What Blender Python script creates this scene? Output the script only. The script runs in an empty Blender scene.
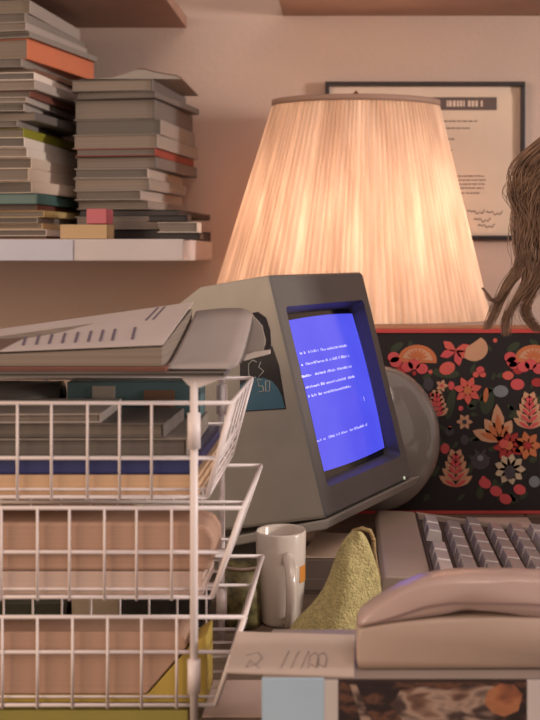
import bpy, bmesh, math, random
from mathutils import Vector, Matrix, noise
random.seed(7)
S = bpy.context.scene
C = S.collection
CZ = 1.15            # height of the eye above the floor
F, PX, PY = 1100.0, 350.0, 255.0

# ---------------------------------------------------------------- camera, light, exposure
cam = bpy.data.objects.new('camera', bpy.data.cameras.new('camera'))
C.objects.link(cam); S.camera = cam
cam.location = (0, 0, CZ); cam.rotation_euler = (math.pi/2, 0, 0)
cam.data.sensor_fit = 'HORIZONTAL'; cam.data.sensor_width = 36.0
cam.data.lens = F/540*36; cam.data.clip_start = 0.05
cam.data.shift_x = -(PX-270)/540; cam.data.shift_y = -(360-PY)/540
cam.data.dof.use_dof = True; cam.data.dof.focus_distance = 1.3; cam.data.dof.aperture_fstop = 11.0

w = bpy.data.worlds.new('world'); S.world = w; w.use_nodes = True
bg = w.node_tree.nodes['Background']
bg.inputs[0].default_value = (0.70, 0.57, 0.52, 1); bg.inputs[1].default_value = 0.7

def area(name, loc, target, size, energy, color):
    l = bpy.data.lights.new(name, 'AREA'); l.size = size; l.energy = energy; l.color = color
    o = bpy.data.objects.new(name, l); C.objects.link(o); o.location = loc
    o.rotation_euler = (Vector(target)-Vector(loc)).to_track_quat('-Z', 'Y').to_euler()
    return o
area('side_lamp_light', (2.4, .8, CZ+0.27), (-.3, 2.0, CZ+.1), 0.30, 47, (1.0, 0.88, 0.80))
area('left_fill_light', (-1.9, -.4, CZ+0.35), (0, 1.6, CZ-.1), 1.2, 28, (1.0, 0.71, 0.47))  # added warm fill with no visible source, lifts monitor side and shadowed wall
area('overhead_fill_light', (0.5, -0.2, CZ+1.3), (0.1, 1.5, CZ-.3), 0.8, 9, (1.0, 0.78, 0.68))  # added overhead fill
VS = S.view_settings
VS.view_transform = 'Standard'; VS.look = 'None'; VS.gamma = 1; VS.use_curve_mapping = False
VS.exposure = 0.0

# ---------------------------------------------------------------- helpers
def lin(c):
    c = c/255.0
    return c/12.92 if c <= 0.04045 else ((c+0.055)/1.055)**2.4
def rgb(r, g, b): return (lin(r), lin(g), lin(b), 1)
def P(px, py, D): return Vector(((px-PX)/F*D, D, CZ+(PY-py)/F*D))
def X(px, D): return (px-PX)/F*D
def Z(py, D): return CZ+(PY-py)/F*D

_m = {}
def mat(name, col, rough=0.6, var=0.12, scale=18, bump=0.0, bscale=60, metal=0.0, emit=0.0, trans=0.0, coat=0.0, stretch=None):
    if name in _m: return _m[name]
    m = bpy.data.materials.new(name); m.use_nodes = True
    nt = m.node_tree; b = nt.nodes['Principled BSDF']
    b.inputs['Roughness'].default_value = rough; b.inputs['Metallic'].default_value = metal
    b.inputs['Coat Weight'].default_value = coat
    tc = nt.nodes.new('ShaderNodeTexCoord')
    mp = nt.nodes.new('ShaderNodeMapping'); nt.links.new(tc.outputs['Object'], mp.inputs[0])
    if stretch: mp.inputs['Scale'].default_value = stretch
    n = nt.nodes.new('ShaderNodeTexNoise'); n.inputs['Scale'].default_value = scale; n.inputs['Detail'].default_value = 4
    nt.links.new(mp.outputs[0], n.inputs['Vector'])
    r = nt.nodes.new('ShaderNodeValToRGB')
    c = rgb(*col)
    r.color_ramp.elements[0].position = .3; r.color_ramp.elements[1].position = .7
    r.color_ramp.elements[0].color = tuple(x*(1-var) for x in c[:3])+(1,)
    r.color_ramp.elements[1].color = tuple(min(1, x*(1+var)) for x in c[:3])+(1,)
    nt.links.new(n.outputs['Fac'], r.inputs[0]); nt.links.new(r.outputs[0], b.inputs['Base Color'])
    if emit:
        b.inputs['Emission Color'].default_value = c; b.inputs['Emission Strength'].default_value = emit
    if bump:
        n2 = nt.nodes.new('ShaderNodeTexNoise'); n2.inputs['Scale'].default_value = bscale
        nt.links.new(tc.outputs['Object'], n2.inputs['Vector'])
        bp = nt.nodes.new('ShaderNodeBump'); bp.inputs['Strength'].default_value = bump; bp.inputs['Distance'].default_value = 0.004
        nt.links.new(n2.outputs['Fac'], bp.inputs['Height']); nt.links.new(bp.outputs[0], b.inputs['Normal'])
    _m[name] = m
    return m
def pages(name, col, dark=0.58):
    """edge of a block of pages: fine lines along the sheets"""
    if name in _m: return _m[name]
    m = bpy.data.materials.new(name); m.use_nodes = True
    nt = m.node_tree; b = nt.nodes['Principled BSDF']; b.inputs['Roughness'].default_value = .8
    tc = nt.nodes.new('ShaderNodeTexCoord'); mp = nt.nodes.new('ShaderNodeMapping')
    mp.inputs['Scale'].default_value = (.8, .8, 900)
    nt.links.new(tc.outputs['Object'], mp.inputs[0])
    n = nt.nodes.new('ShaderNodeTexNoise'); n.inputs['Scale'].default_value = 1.0; n.inputs['Detail'].default_value = 2
    nt.links.new(mp.outputs[0], n.inputs['Vector'])
    r = nt.nodes.new('ShaderNodeValToRGB'); c = rgb(*col)
    r.color_ramp.elements[0].position = .35; r.color_ramp.elements[1].position = .62
    r.color_ramp.elements[0].color = tuple(x*dark for x in c[:3])+(1,); r.color_ramp.elements[1].color = c
    nt.links.new(n.outputs['Fac'], r.inputs[0]); nt.links.new(r.outputs[0], b.inputs['Base Color'])
    _m[name] = m
    return m

class MB:
    def __init__(s): s.v = []; s.f = []; s.mi = []; s.sm = []; s.ms = []
    def mid(s, m):
        if m not in s.ms: s.ms.append(m)
        return s.ms.index(m)
    def add(s, vs, fs, m, smooth=False):
        o = len(s.v); s.v += [Vector(v) for v in vs]; i = s.mid(m)
        for f in fs: s.f.append([o+k for k in f]); s.mi.append(i); s.sm.append(smooth)
        return s
    def box(s, a, b, m, M=None):
        vs = [Vector((x, y, z)) for z in (a[2], b[2]) for y in (a[1], b[1]) for x in (a[0], b[0])]
        if M is not None: vs = [M@v for v in vs]
        return s.add(vs, [(0,2,3,1),(4,5,7,6),(0,1,5,4),(2,6,7,3),(0,4,6,2),(1,3,7,5)], m)
    def prism(s, pts, d0, d1, m, fn):
        """polygon pts (a,b) swept between d0 and d1; fn(a,b,d)->Vector"""
        n = len(pts)
        vs = [fn(a, b, d0) for a, b in pts]+[fn(a, b, d1) for a, b in pts]
        fs = [tuple(range(n))[::-1], tuple(range(n, 2*n))]+[(i, (i+1) % n, n+(i+1) % n, n+i) for i in range(n)]
        return s.add(vs, fs, m)
    def tube(s, pts, r, m, n=8, cap=True):
        pts = [Vector(p) for p in pts]; rr = r if isinstance(r, (list, tuple)) else [r]*len(pts)
        vs = []; up = None
        for i, p in enumerate(pts):
            t = (pts[min(i+1, len(pts)-1)]-pts[max(i-1, 0)]).normalized()
            if up is None: up = t.orthogonal().normalized()
            up = (up-t*up.dot(t)); up = up.normalized() if up.length > 1e-6 else t.orthogonal().normalized()
            q = t.cross(up)
            for k in range(n):
                a = 2*math.pi*k/n; vs.append(p+(up*math.cos(a)+q*math.sin(a))*rr[i])
        fs = [(i*n+k, i*n+(k+1) % n, (i+1)*n+(k+1) % n, (i+1)*n+k) for i in range(len(pts)-1) for k in range(n)]
        if cap: fs += [tuple(range(n))[::-1], tuple(range((len(pts)-1)*n, len(pts)*n))]
        return s.add(vs, fs, m, True)
    def lathe(s, prof, c, m, n=32, sx=1, sy=1, M=None):
        vs = []
        for r, z in prof:
            for k in range(n):
                a = 2*math.pi*k/n
                v = Vector((c[0]+r*sx*math.cos(a), c[1]+r*sy*math.sin(a), c[2]+z))
                vs.append(M@v if M is not None else v)
        fs = [(i*n+k, i*n+(k+1) % n, (i+1)*n+(k+1) % n, (i+1)*n+k) for i in range(len(prof)-1) for k in range(n)]
        return s.add(vs, fs, m, True)
    def build(s, name, parent=None, bevel=0, origin=None, seg=2):
        me = bpy.data.meshes.new(name)
        o = bpy.data.objects.new(name, me)
        O = Vector(origin) if origin is not None else Vector((0, 0, 0))
        me.from_pydata([tuple(v-O) for v in s.v], [], s.f)
        for m in s.ms: me.materials.append(m)
        for p, i, q in zip(me.polygons, s.mi, s.sm): p.material_index = i; p.use_smooth = q
        bm = bmesh.new(); bm.from_mesh(me); bmesh.ops.recalc_face_normals(bm, faces=bm.faces); bm.to_mesh(me); bm.free()
        o.location = O; C.objects.link(o)
        if parent: o.parent = parent
        if bevel:
            b = o.modifiers.new('bevel', 'BEVEL'); b.width = bevel; b.segments = seg; b.limit_method = 'ANGLE'
            b.harden_normals = False
        return o
def thing(name, label, cat, loc=(0, 0, 0), rz=0, group=None):
    o = bpy.data.objects.new(name, None); o.empty_display_size = .02; C.objects.link(o)
    o.location = loc; o.rotation_euler = (0, 0, rz)
    return tag(o, label, cat, group)
def tag(o, label, cat, group=None, kind=None):
    o['label'] = label; o['category'] = cat
    if group: o['group'] = group
    if kind: o['kind'] = kind
    return o
def struct(o): o['kind'] = 'structure'; return o

# ---------------------------------------------------------------- materials
WALL = mat('wall_paint', (186, 163, 150), .85, .05, 3, .15, 90)
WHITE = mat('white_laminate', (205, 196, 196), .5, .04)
WOOD = mat('desk_wood', (116, 98, 84), .45, .25, 6, .1, 40, stretch=(1, 9, 9))
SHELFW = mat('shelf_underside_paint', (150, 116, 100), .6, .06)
WIRE = mat('white_coated_wire', (226, 214, 212), .4, .03)
GREY = mat('grey_plastic', (164, 157, 147), .45, .04, 30, .05, 400)
BEZEL = mat('bezel_grey_plastic', (92, 88, 86), .5, .04, 30, .05, 400)
BLACK = mat('black_plastic', (28, 26, 28), .35, .1)
BEIGE = mat('beige_plastic', (172, 150, 136), .38, .03, 20)
CREAM = mat('cream_paper', (190, 172, 160), .8, .05)

# ---------------------------------------------------------------- the room
m = MB(); m.box((-2.2, 2.12, 0), (2.2, 2.22, 2.7), WALL); struct(m.build('wall_back'))
m = MB(); m.box((-2.2, -1.6, -.05), (2.2, 2.22, 0), mat('floor_carpet', (96, 78, 68), .95, .2, 40, .4, 200)); struct(m.build('floor'))
m = MB()   # L-shaped desk, the person sits in its corner
zt = CZ-.40
m.box((-1.2, .74, zt-.03), (.27, 2.10, zt), WOOD); m.box((.27, 1.62, zt-.03), (1.2, 2.10, zt), WOOD)
desk = thing('desk', 'brown wooden desk carrying the monitor, phone and wire trays', 'desk', (0, 1.4, 0))
o = m.build('desktop', desk, .003); o.location = (0, -1.4, 0)
for x, y in ((-1.15, .8), (-1.15, 2.04), (.22, .8), (1.15, 2.04), (1.15, 1.68)):
    m = MB(); m.box((x-.03, y-.03, 0), (x+.03, y+.03, zt-.03), WOOD); o = m.build('leg', desk, .002); o.location = (0, -1.4, 0)

# lower shelf on the left, upper shelf, right upper shelf
SX = X(183, 1.75)
def shelf(name, label, x0, x1, y0, y1, z0, z1, m_):
    s = thing(name, label, 'shelf', ((x0+x1)/2, y1, z0))
    m = MB(); m.box((x0, y0, z0), (x1, y1, z1), m_); o = m.build('board', s, .002); o.location = -s.location
    return s
zs0, zs1 = Z(261, 1.75), Z(239, 1.75)
shelf('wall_shelf', 'white wall shelf under the two piles of magazines', -1.4, SX, 1.75, 2.12, zs0, zs1, WHITE)
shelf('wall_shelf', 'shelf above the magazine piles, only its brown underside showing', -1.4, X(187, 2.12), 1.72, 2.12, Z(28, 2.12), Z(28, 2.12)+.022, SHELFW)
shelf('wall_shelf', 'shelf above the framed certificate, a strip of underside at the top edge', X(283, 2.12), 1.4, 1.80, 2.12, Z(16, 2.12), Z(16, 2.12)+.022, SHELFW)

# ---------------------------------------------------------------- lamp
def lamp():
    c = Vector((.003, 1.93, zt))
    t = thing('table_lamp', 'large glowing table lamp with pleated beige shade behind the monitor', 'lamp', c)
    CER = mat('lamp_ceramic', (150, 120, 95), .3, .15, 12); BR = mat('brass', (170, 130, 70), .3, .05, 20, metal=1)
    m = MB(); m.lathe([(0, 0), (.075, 0), (.078, .012), (.05, .02), (.035, .03), (.06, .06), (.062, .11), (.05, .16), (.028, .20), (.02, .215), (0, .215)], (0, 0, 0), CER, 32, 1, .9)
    m.build('lamp_base', t)
    for bx in (-.078, .078):
        m = MB(); m.tube([(0, 0, .21), (0, 0, .30), (bx*.9, 0, .325), (bx, .035, .335)], .006, BR, 8)
        m.lathe([(.017, .332), (.017, .37), (0, .37)], (bx, .035, 0), BR, 16); sk = m.build('socket', t)
    hp = []
    for k in range(25):
        a = math.pi*2*k/24-math.pi/2; hp.append((.055*math.cos(a)*(1 if abs(math.cos(a)) < 2 else 1), 0, .45+.17*math.sin(a)+.02))
    m = MB(); m.tube(hp[1:24], .0016, BR, 6); m.tube([(0, 0, .638), (0, 0, .675)], .002, BR, 6); m.build('harp', t)
    # bulb
    em = bpy.data.materials.new('bulb_glow'); em.use_nodes = True
    nt = em.node_tree; nt.nodes.clear(); e = nt.nodes.new('ShaderNodeEmission'); e.inputs[0].default_value = (1, .68, .49, 1); e.inputs[1].default_value = 27
    nt.links.new(e.outputs[0], nt.nodes.new('ShaderNodeOutputMaterial').inputs[0])
    for bx in (-.078, .078):
      m = MB(); m.lathe([(0, .37), (.013, .372), (.016, .39), (.028, .42), (.033, .445), (.028, .47), (.015, .485), (0, .49)], (bx, .035, 0), em, 20); m.build('bulb', t)
    # shade
    sh = bpy.data.materials.new('pleated_fabric'); sh.use_nodes = True
    nt = sh.node_tree; nt.nodes.clear(); out = nt.nodes.new('ShaderNodeOutputMaterial')
    tc = nt.nodes.new('ShaderNodeTexCoord'); n = nt.nodes.new('ShaderNodeTexNoise'); n.inputs['Scale'].default_value = 1
    mp = nt.nodes.new('ShaderNodeMapping'); mp.inputs['Scale'].default_value = (40, 40, 2)
    nt.links.new(tc.outputs['Object'], mp.inputs[0]); nt.links.new(mp.outputs[0], n.inputs['Vector'])
    r = nt.nodes.new('ShaderNodeValToRGB'); r.color_ramp.elements[0].position = .25; r.color_ramp.elements[1].position = .75
    r.color_ramp.elements[0].color = rgb(196, 168, 146); r.color_ramp.elements[1].color = rgb(240, 218, 198)
    nt.links.new(n.outputs['Fac'], r.inputs[0])
    d = nt.nodes.new('ShaderNodeBsdfDiffuse'); tr = nt.nodes.new('ShaderNodeBsdfTranslucent'); mx = nt.nodes.new('ShaderNodeMixShader'); mx.inputs[0].default_value = .42
    nt.links.new(r.outputs[0], d.inputs[0]); nt.links.new(r.outputs[0], tr.inputs[0])
    nt.links.new(d.outputs[0], mx.inputs[1]); nt.links.new(tr.outputs[0], mx.inputs[2]); nt.links.new(mx.outputs[0], out.inputs[0])
    zb, z1 = Z(322, 1.93)-zt, Z(104, 1.93)-zt
    N = 124; K = 6; rows = 9
    rng = random.Random(3); offs = []
    for k in range(N): offs.append(rng.uniform(.75, 1.25))
    tot = sum(offs); ang = []; a = 0
    for k in range(N):
        for j in range(K): ang.append((a+offs[k]*j/K, k, j/K))
        a += offs[k]
    n_ = len(ang)
    prof = lambda u: (0, .55, .9, 1, .8, .35)[int(u*K+.01)]
    vs = []
    for i in range(rows):
        s = i/(rows-1); rx = .245+(.142-.245)*s; ry = .135+(.085-.135)*s; z = zb+(z1-zb)*s
        cx = -.006+.0135*s
        for (aa, k, u) in ang:
            th = 2*math.pi*aa/tot
            amp = .0048*(1-.35*s)*(.6+.8*offs[(k*7) % N]/1.25); q = 1+amp*prof(u)/rx*1.0
            # superellipse-like oval
            ct, st = math.cos(th), math.sin(th)
            vs.append(Vector((cx+rx*q*ct, ry*q*st*1.0, z)))
    fs = [(i*n_+k, i*n_+(k+1) % n_, (i+1)*n_+(k+1) % n_, (i+1)*n_+k) for i in range(rows-1) for k in range(n_)]
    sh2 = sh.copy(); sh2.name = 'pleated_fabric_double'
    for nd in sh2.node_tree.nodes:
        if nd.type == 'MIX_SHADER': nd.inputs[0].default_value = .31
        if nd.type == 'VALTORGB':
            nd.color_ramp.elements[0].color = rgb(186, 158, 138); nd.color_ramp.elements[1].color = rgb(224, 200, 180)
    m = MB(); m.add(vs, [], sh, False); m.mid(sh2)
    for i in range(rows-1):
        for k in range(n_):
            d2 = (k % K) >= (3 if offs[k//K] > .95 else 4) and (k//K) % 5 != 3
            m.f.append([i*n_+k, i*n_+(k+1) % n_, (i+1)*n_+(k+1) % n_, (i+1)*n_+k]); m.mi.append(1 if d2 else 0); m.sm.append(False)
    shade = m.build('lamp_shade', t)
    TR = mat('shade_trim', (150, 120, 104), .7, .06)
    for (zz, rx, ry, cx) in ((z1, .1465, .0895, .0075), (zb, .252, .142, -.006)):
        m = MB()
        pts = [(zz-.004, 0), (zz+.005, 0)]
        vs = []
        for rr, z in ((0, -.005), (.0025, -.005), (.0025, .005), (0, .005)):
            for k in range(72):
                a = 2*math.pi*k/72; vs.append((cx+(rx-.001+rr)*math.cos(a), (ry-.001+rr)*math.sin(a), zz+z))
        m.add(vs, [(i*72+k, i*72+(k+1) % 72, ((i+1) % 4)*72+(k+1) % 72, ((i+1) % 4)*72+k) for i in range(4) for k in range(72)], TR, True)
        m.build('trim', shade)
    m = MB()
    for a in (0, 2.09, 4.19): m.tube([(0.0075, 0, z1-.002), (.0075+.142*math.cos(a), .087*math.sin(a), z1-.002)], .0015, BR, 6)
    m.lathe([(0, 0), (.006, .002), (.009, .012), (.004, .02), (0, .024)], (.0075, 0, z1), BR, 12)
    m.build('finial', shade)
lamp()

# ---------------------------------------------------------------- framed certificate
def certificate():
    D = 2.105
    x0, x1 = X(325, D), X(525, D); z0, z1 = Z(240, D), Z(82, D)
    t = thing('framed_certificate', 'certificate in thin black frame hanging on the wall behind the lamp', 'certificate', ((x0+x1)/2, 2.12, z0))
    T = t.location
    FR = mat('black_frame', (38, 28, 28), .4, .1); PA = mat('certificate_paper', (206, 186, 166), .7, .03); MA = mat('certificate_mat', (206, 186, 170), .7, .03)
    INK = mat('faded_ink', (128, 106, 94), .7, .1); HD = mat('certificate_heading', (92, 76, 72), .7, .1)
    m = MB(); w_ = .0085
    for a, b in (((x0, z0), (x1, z0+w_)), ((x0, z1-w_), (x1, z1)), ((x0, z0+w_), (x0+w_, z1-w_)), ((x1-w_, z0+w_), (x1, z1-w_))):
        m.box((a[0], 2.098, a[1]), (b[0], 2.12, b[1]), FR)
    o = m.build('frame', t, .001); o.location = -T
    m = MB(); m.box((x0+w_, 2.110, z0+w_), (x1-w_, 2.118, z1-w_), MA); o = m.build('mat_board', t); o.location = -T
    m = MB()
    lx = X(353, D); m.box((lx, 2.108, z0+.012), (x1-.016, 2.110, z1-.022), PA)
    m.box((lx-.002, 2.1075, z0+.012), (lx, 2.110, z1-.022), HD)
    m.box((X(400, D), 2.1070, Z(110, D)), (X(497, D), 2.108, Z(97, D)), HD)
    rng = random.Random(5)
    # heading glyphs
    x = X(436, D)
    while x < X(490, D):
        q = rng.uniform(.004, .008)
        if rng.random() < .85: m.box((x, 2.1066, Z(106.5, D)), (x+q*.7, 2.107, Z(100.5, D)), MA)
        x += q
    def line(xa, xb, y, h=1.3):
        x = X(xa, D)
        while x < X(xb, D):
            q = rng.uniform(.003, .012)
            m.box((x, 2.1074, Z(y+h/2, D)), (min(x+q*.8, X(xb, D)), 2.108, Z(y-h/2, D)), INK); x += q
    for y, a, b in ((121, 440, 478), (128, 442, 470), (139, 440, 455), (150, 440, 452), (164, 440, 452), (176, 455, 484), (180, 450, 486), (184, 455, 485), (188, 455, 484), (193, 458, 480)): line(a, b, y)
    # signatures
    for sx, sy in ((468, 212), (474, 220), (486, 213), (478, 226)):
        pts = [(X(sx+k*1.4, D), 2.1074, Z(sy-1.5*math.sin(k*1.7)-1.2*math.sin(k*.6), D)) for k in range(13)]
        m.tube(pts, .0006, HD, 4)
    o = m.build('document', t); o.location = -T
certificate()

# ---------------------------------------------------------------- magazines and books on the shelf
palP = [pages('pages_%d' % i, c) for i, c in enumerate([(134, 122, 112), (116, 106, 98), (142, 128, 116), (108, 100, 94)])]
def magazine(x1, y0, z, wid, dep, th, yaw, cover, page, label, group, name='magazine', tilt=(0, 0), spine=True, cat='magazine', cth=.0012):
    """right front corner at (x1,y0), bottom z"""
    t = thing(name, label, cat, (x1, y0, z), yaw, group)
    t.rotation_euler = (tilt[0], tilt[1], yaw)
    m = MB(); m.box((-wid+.003, .003, cth), (-.003 if spine else -.002, dep-.003, th-cth), page); m.build('page_block', t)
    m = MB()
    m.box((-wid, 0, 0), (0, dep, cth), cover); m.box((-wid, 0, th-cth), (0, dep, th), cover)
    if spine: m.box((-.0015, 0, cth), (0, dep, th-cth), cover)
    m.build('cover', t, .0004 if th > .01 else 0, seg=1)
    return t
cols = {'grey': (142, 132, 124), 'lgrey': (170, 158, 150), 'beige': (212, 192, 174), 'white': (226, 212, 200), 'brown': (112, 78, 60), 'red': (140, 62, 50), 'rbrown': (120, 74, 62),
        'tan': (196, 164, 122), 'yellow': (200, 172, 118), 'dark': (44, 36, 38), 'teal': (78, 108, 104), 'green': (140, 136, 44), 'orange': (206, 118, 84), 'dgrey': (106, 98, 94), 'pink': (196, 104, 112), 'blue': (60, 66, 110)}
CM = {k: mat('cover_'+k, v, .5, .08, 9) for k, v in cols.items()}
desc = {'grey': 'grey', 'lgrey': 'pale grey', 'beige': 'beige', 'white': 'off-white', 'brown': 'brown', 'red': 'red', 'rbrown': 'reddish-brown', 'tan': 'tan', 'yellow': 'dull yellow', 'dark': 'black', 'teal': 'teal', 'green': 'olive green', 'orange': 'orange', 'dgrey': 'dark grey', 'blue': 'dark blue'}
rng = random.Random(11)
# (top pixel of the front right corner, colour, right corner pixel, extra yaw, name, label)
D1 = 1.78
left = [
 (236, 'rbrown', 44, 3, 'magazine', 'thin reddish-brown magazine lowest in the left pile on the shelf'),
 (229, 'white', 46, 1, 'magazine', 'white magazine just above the lowest one of the left shelf pile'),
 (223, 'tan', 42, 6, 'book', 'tan folded paper booklet near the foot of the left shelf pile'),
 (217, 'grey', 38, 5, 'magazine', 'grey magazine between tan booklets low in the left shelf pile'),
 (210, 'yellow', 43, 8, 'book', 'dull yellow booklet low in the left shelf pile, beside the pink tab'),
 (204, 'rbrown', 35, 2, 'magazine', 'brownish magazine directly under the teal one in the left pile'),
 (193, 'teal', 38, 4, 'book', 'teal and black book in the lower half of the left shelf pile'),
 (181, 'beige', 33, 14, 'book', 'beige book turned askew just above the teal book'),
 (168, 'beige', 30, 4, 'book', 'thick beige paperback second above the teal book in the left pile'),
 (157, 'beige', 30, 2, 'book', 'beige paperback in the middle of four pale spines, left pile'),
 (147, 'white', 27, 1, 'book', 'off-white paperback with faint lettering on its spine, left pile'),
 (137, 'white', 25, 0, 'book', 'thin off-white paperback right under the olive green one'),
 (127, 'green', 22, 3, 'book', 'olive green book halfway up the left shelf pile'),
 (120, 'grey', 18, -3, 'magazine', 'grey magazine lying on the olive green book'),
 (111, 'dgrey', 34, 6, 'magazine', 'dark grey curled magazine two above the olive green book'),
 (103, 'lgrey', 24, -4, 'magazine', 'pale grey magazine with drooping edge, middle of the left pile'),
 (97, 'lgrey', 28, 0, 'magazine', 'pale grey magazine beneath the one with reddish-beige cover, left pile'),
 (90, 'rbrown', 30, 5, 'magazine', 'magazine with reddish-brown cover jutting out above the middle, left pile'),
 (80, 'lgrey', 36, 7, 'magazine', 'thick pale grey magazine above the jutting reddish-brown one'),
 (72, 'white', 35, 2, 'magazine', 'off-white edged magazine in the upper third of the left pile'),
 (67, 'brown', 32, 10, 'magazine', 'thin brown magazine below the upper grey pair, left pile'),
 (58, 'grey', 22, 2, 'magazine', 'grey magazine set back beneath the book with the orange spine'),
 (37, 'orange', 26, 12, 'book', 'thick book with orange spine near the top of the left pile'),
 (31, 'grey', 30, 12, 'magazine', 'grey magazine lying on the book with the orange spine'),
 (22, 'lgrey', 27, 8, 'magazine', 'second magazine above the orange-spined book'),
 (12, 'grey', 25, 5, 'magazine', 'third magazine above the orange-spined book, near the top edge'),
 (-2, 'lgrey', 28, 2, 'magazine', 'topmost magazine of the left shelf pile, cut by the top edge'),
]
z = zs1+.0005
for i, (py, c, px, yw, nm, lb) in enumerate(left):
    zt_ = Z(py, D1)
    th = zt_-z
    dep = rng.uniform(.23, .27); wid = rng.uniform(.19, .22)
    x1 = X(px, D1); yaw = math.radians(-4-yw*.8)
    cov = CM[c]
    t = magazine(x1, D1+rng.uniform(-.008, .012), z, wid, dep, th-.0006, yaw, cov, palP[i % 4] if c != 'teal' else CM['teal'], lb, 'magazines and books in the left shelf pile', nm, cat='magazine' if nm == 'magazine' else 'book')
    z = zt_
# right pile
right = [
 (229, 'dark', 172, 3, 'binder', 'black flat folder lowest in the right shelf pile, sticking out'),
 (216, 'lgrey', 158, -3, 'magazine', 'pale grey magazine sandwiched between the two black folders'),
 (209, 'dark', 178, -2, 'binder', 'upper black folder low in the right shelf pile'),
 (200, 'grey', 148, 2, 'magazine', 'grey magazine resting on the upper black folder, right pile'),
 (190, 'lgrey', 142, 4, 'magazine', 'second magazine above the black folders, right pile'),
 (178, 'grey', 150, 2, 'magazine', 'grey magazine third above the black folders, right pile'),
 (168, 'lgrey', 148, -2, 'magazine', 'pale grey magazine fourth above the black folders, right pile'),
 (156, 'dgrey', 156, 3, 'magazine', 'dark grey magazine just below the red cover, right pile'),
 (148, 'red', 156, 1, 'magazine', 'magazine with a red cover halfway up the right pile'),
 (134, 'grey', 158, 3, 'magazine', 'thick grey magazine directly on the red cover'),
 (118, 'grey', 160, 0, 'magazine', 'second thick grey magazine above the red cover'),
 (98, 'dgrey', 154, 3, 'magazine', 'thick dark grey magazine in the upper part of the right pile'),
 (91, 'dgrey', 156, 7, 'magazine', 'third magazine from the top of the right pile'),
 (79, 'dgrey', 153, -1, 'magazine', 'second magazine from the top of the right pile'),
]
D2 = 1.83; z = zs1+.0005
for i, (py, c, px, yw, nm, lb) in enumerate(right):
    zt_ = Z(py, D2); th = zt_-z
    dep = rng.uniform(.22, .245)
    x1 = X(px, D2); xl = X(68, D2); wid = x1-xl+rng.uniform(-.01, 0.0)
    t = magazine(x1, D2+rng.uniform(-.01, .01), z, wid, dep, th-.0006, math.radians(-6.5-yw*.5), CM[c], palP[(i+1) % 4] if c != 'dark' else CM['dark'], lb, 'magazines and folders in the right shelf pile', nm, cat='magazine' if nm == 'magazine' else 'folder')
    z = zt_
# bent open magazine on top: a tented sheet pack
t = thing('magazine', 'bent open magazine tented on the top of the right pile', 'magazine', (X(110, D2), D2, z), 0, 'magazines and folders in the right shelf pile')
prof = [(80, 79.0), (95, 78.5), (112, 77.5), (126, 73.5), (137, 69.5), (144, 69), (155, 72), (168, 74.5), (176, 75.5), (182, 79)]
m = MB()
top = [(X(a, D2)-t.location.x, Z(b, D2)-z) for a, b in prof]
bot = [(a, .0003) for a, b in (top[0], top[-1])]
top[-1] = (top[-1][0], .001)
m.prism(top+bot[::-1], 0, .20, CM['grey'], lambda a, b, d: Vector((a, d, b))); m.build('page_block', t)
m = MB()
top2 = [(a, b+.0012) for a, b in top[4:]]; m.prism(top2+[(a, b+.0001) for a, b in top[4:]][::-1], -.002, .204, CM['brown'], lambda a, b, d: Vector((a, d, b))); m.build('cover', t)
# pink tab between the piles
m = MB(); m.box((-.02, 0, 0), (.012, .05, .024), CM['pink'])
o = m.build('sticky_note_pad', None, .001); o.location = (X(100, 1.765), 1.757, zs1+.001+.0235)
tag(o, 'pink pad tucked between the two piles on the shelf', 'note pad')
m = MB(); m.box((-.055, 0, 0), (.02, .055, .0228), CM['tan'])
o = m.build('paper_packet', None, .001); o.location = (X(95, 1.765)+.001, 1.757, zs1+.0005)
tag(o, 'small tan paper packet under the pink pad on the shelf', 'packet')
# small booklets leaning between the piles
z = zs1+.0005
for k, (pa, pb, pc, c, lb) in enumerate([(195, 178, 142, 'grey', 'lower of the small grey booklets on the black folder'),]):
    pass
for (pc, y0, py0, py1, c, lb) in (
    (X(201, 1.78), 1.765, 235, 229, 'dark', 'slim black notebook at the very end of the shelf'),
    (X(198, 1.78), 1.775, 228.6, 218, 'white', 'white boxed booklet on the slim black notebook'),
    (X(188, 1.78), 1.772, 217.6, 211, 'dark', 'small black notebook above the white boxed booklet')):
    zb_ = zs1+.0005+(235-py0)*1.78/F; th = (py0-py1)*1.78/F-.0004
    magazine(pc, y0, zb_, .065, .045, th, 0, CM[c], palP[0] if c != 'dark' else CM['dark'], lb, 'small notebooks at the shelf end', 'notebook', cat='notebook')
# cream sheet end hanging on shelf front
m = MB(); m.box((-.002, -.0012, -.001), (.212, 0, (zs1-zs0)*.9), mat('bluish_strip', (196, 198, 214), .5, .03))
o = m.build('shelf_label_strip'); o.location = (X(-60, 1.75), 1.7485, zs0+.002)
tag(o, 'bluish-white strip along the left of the shelf front edge', 'strip')

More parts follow.
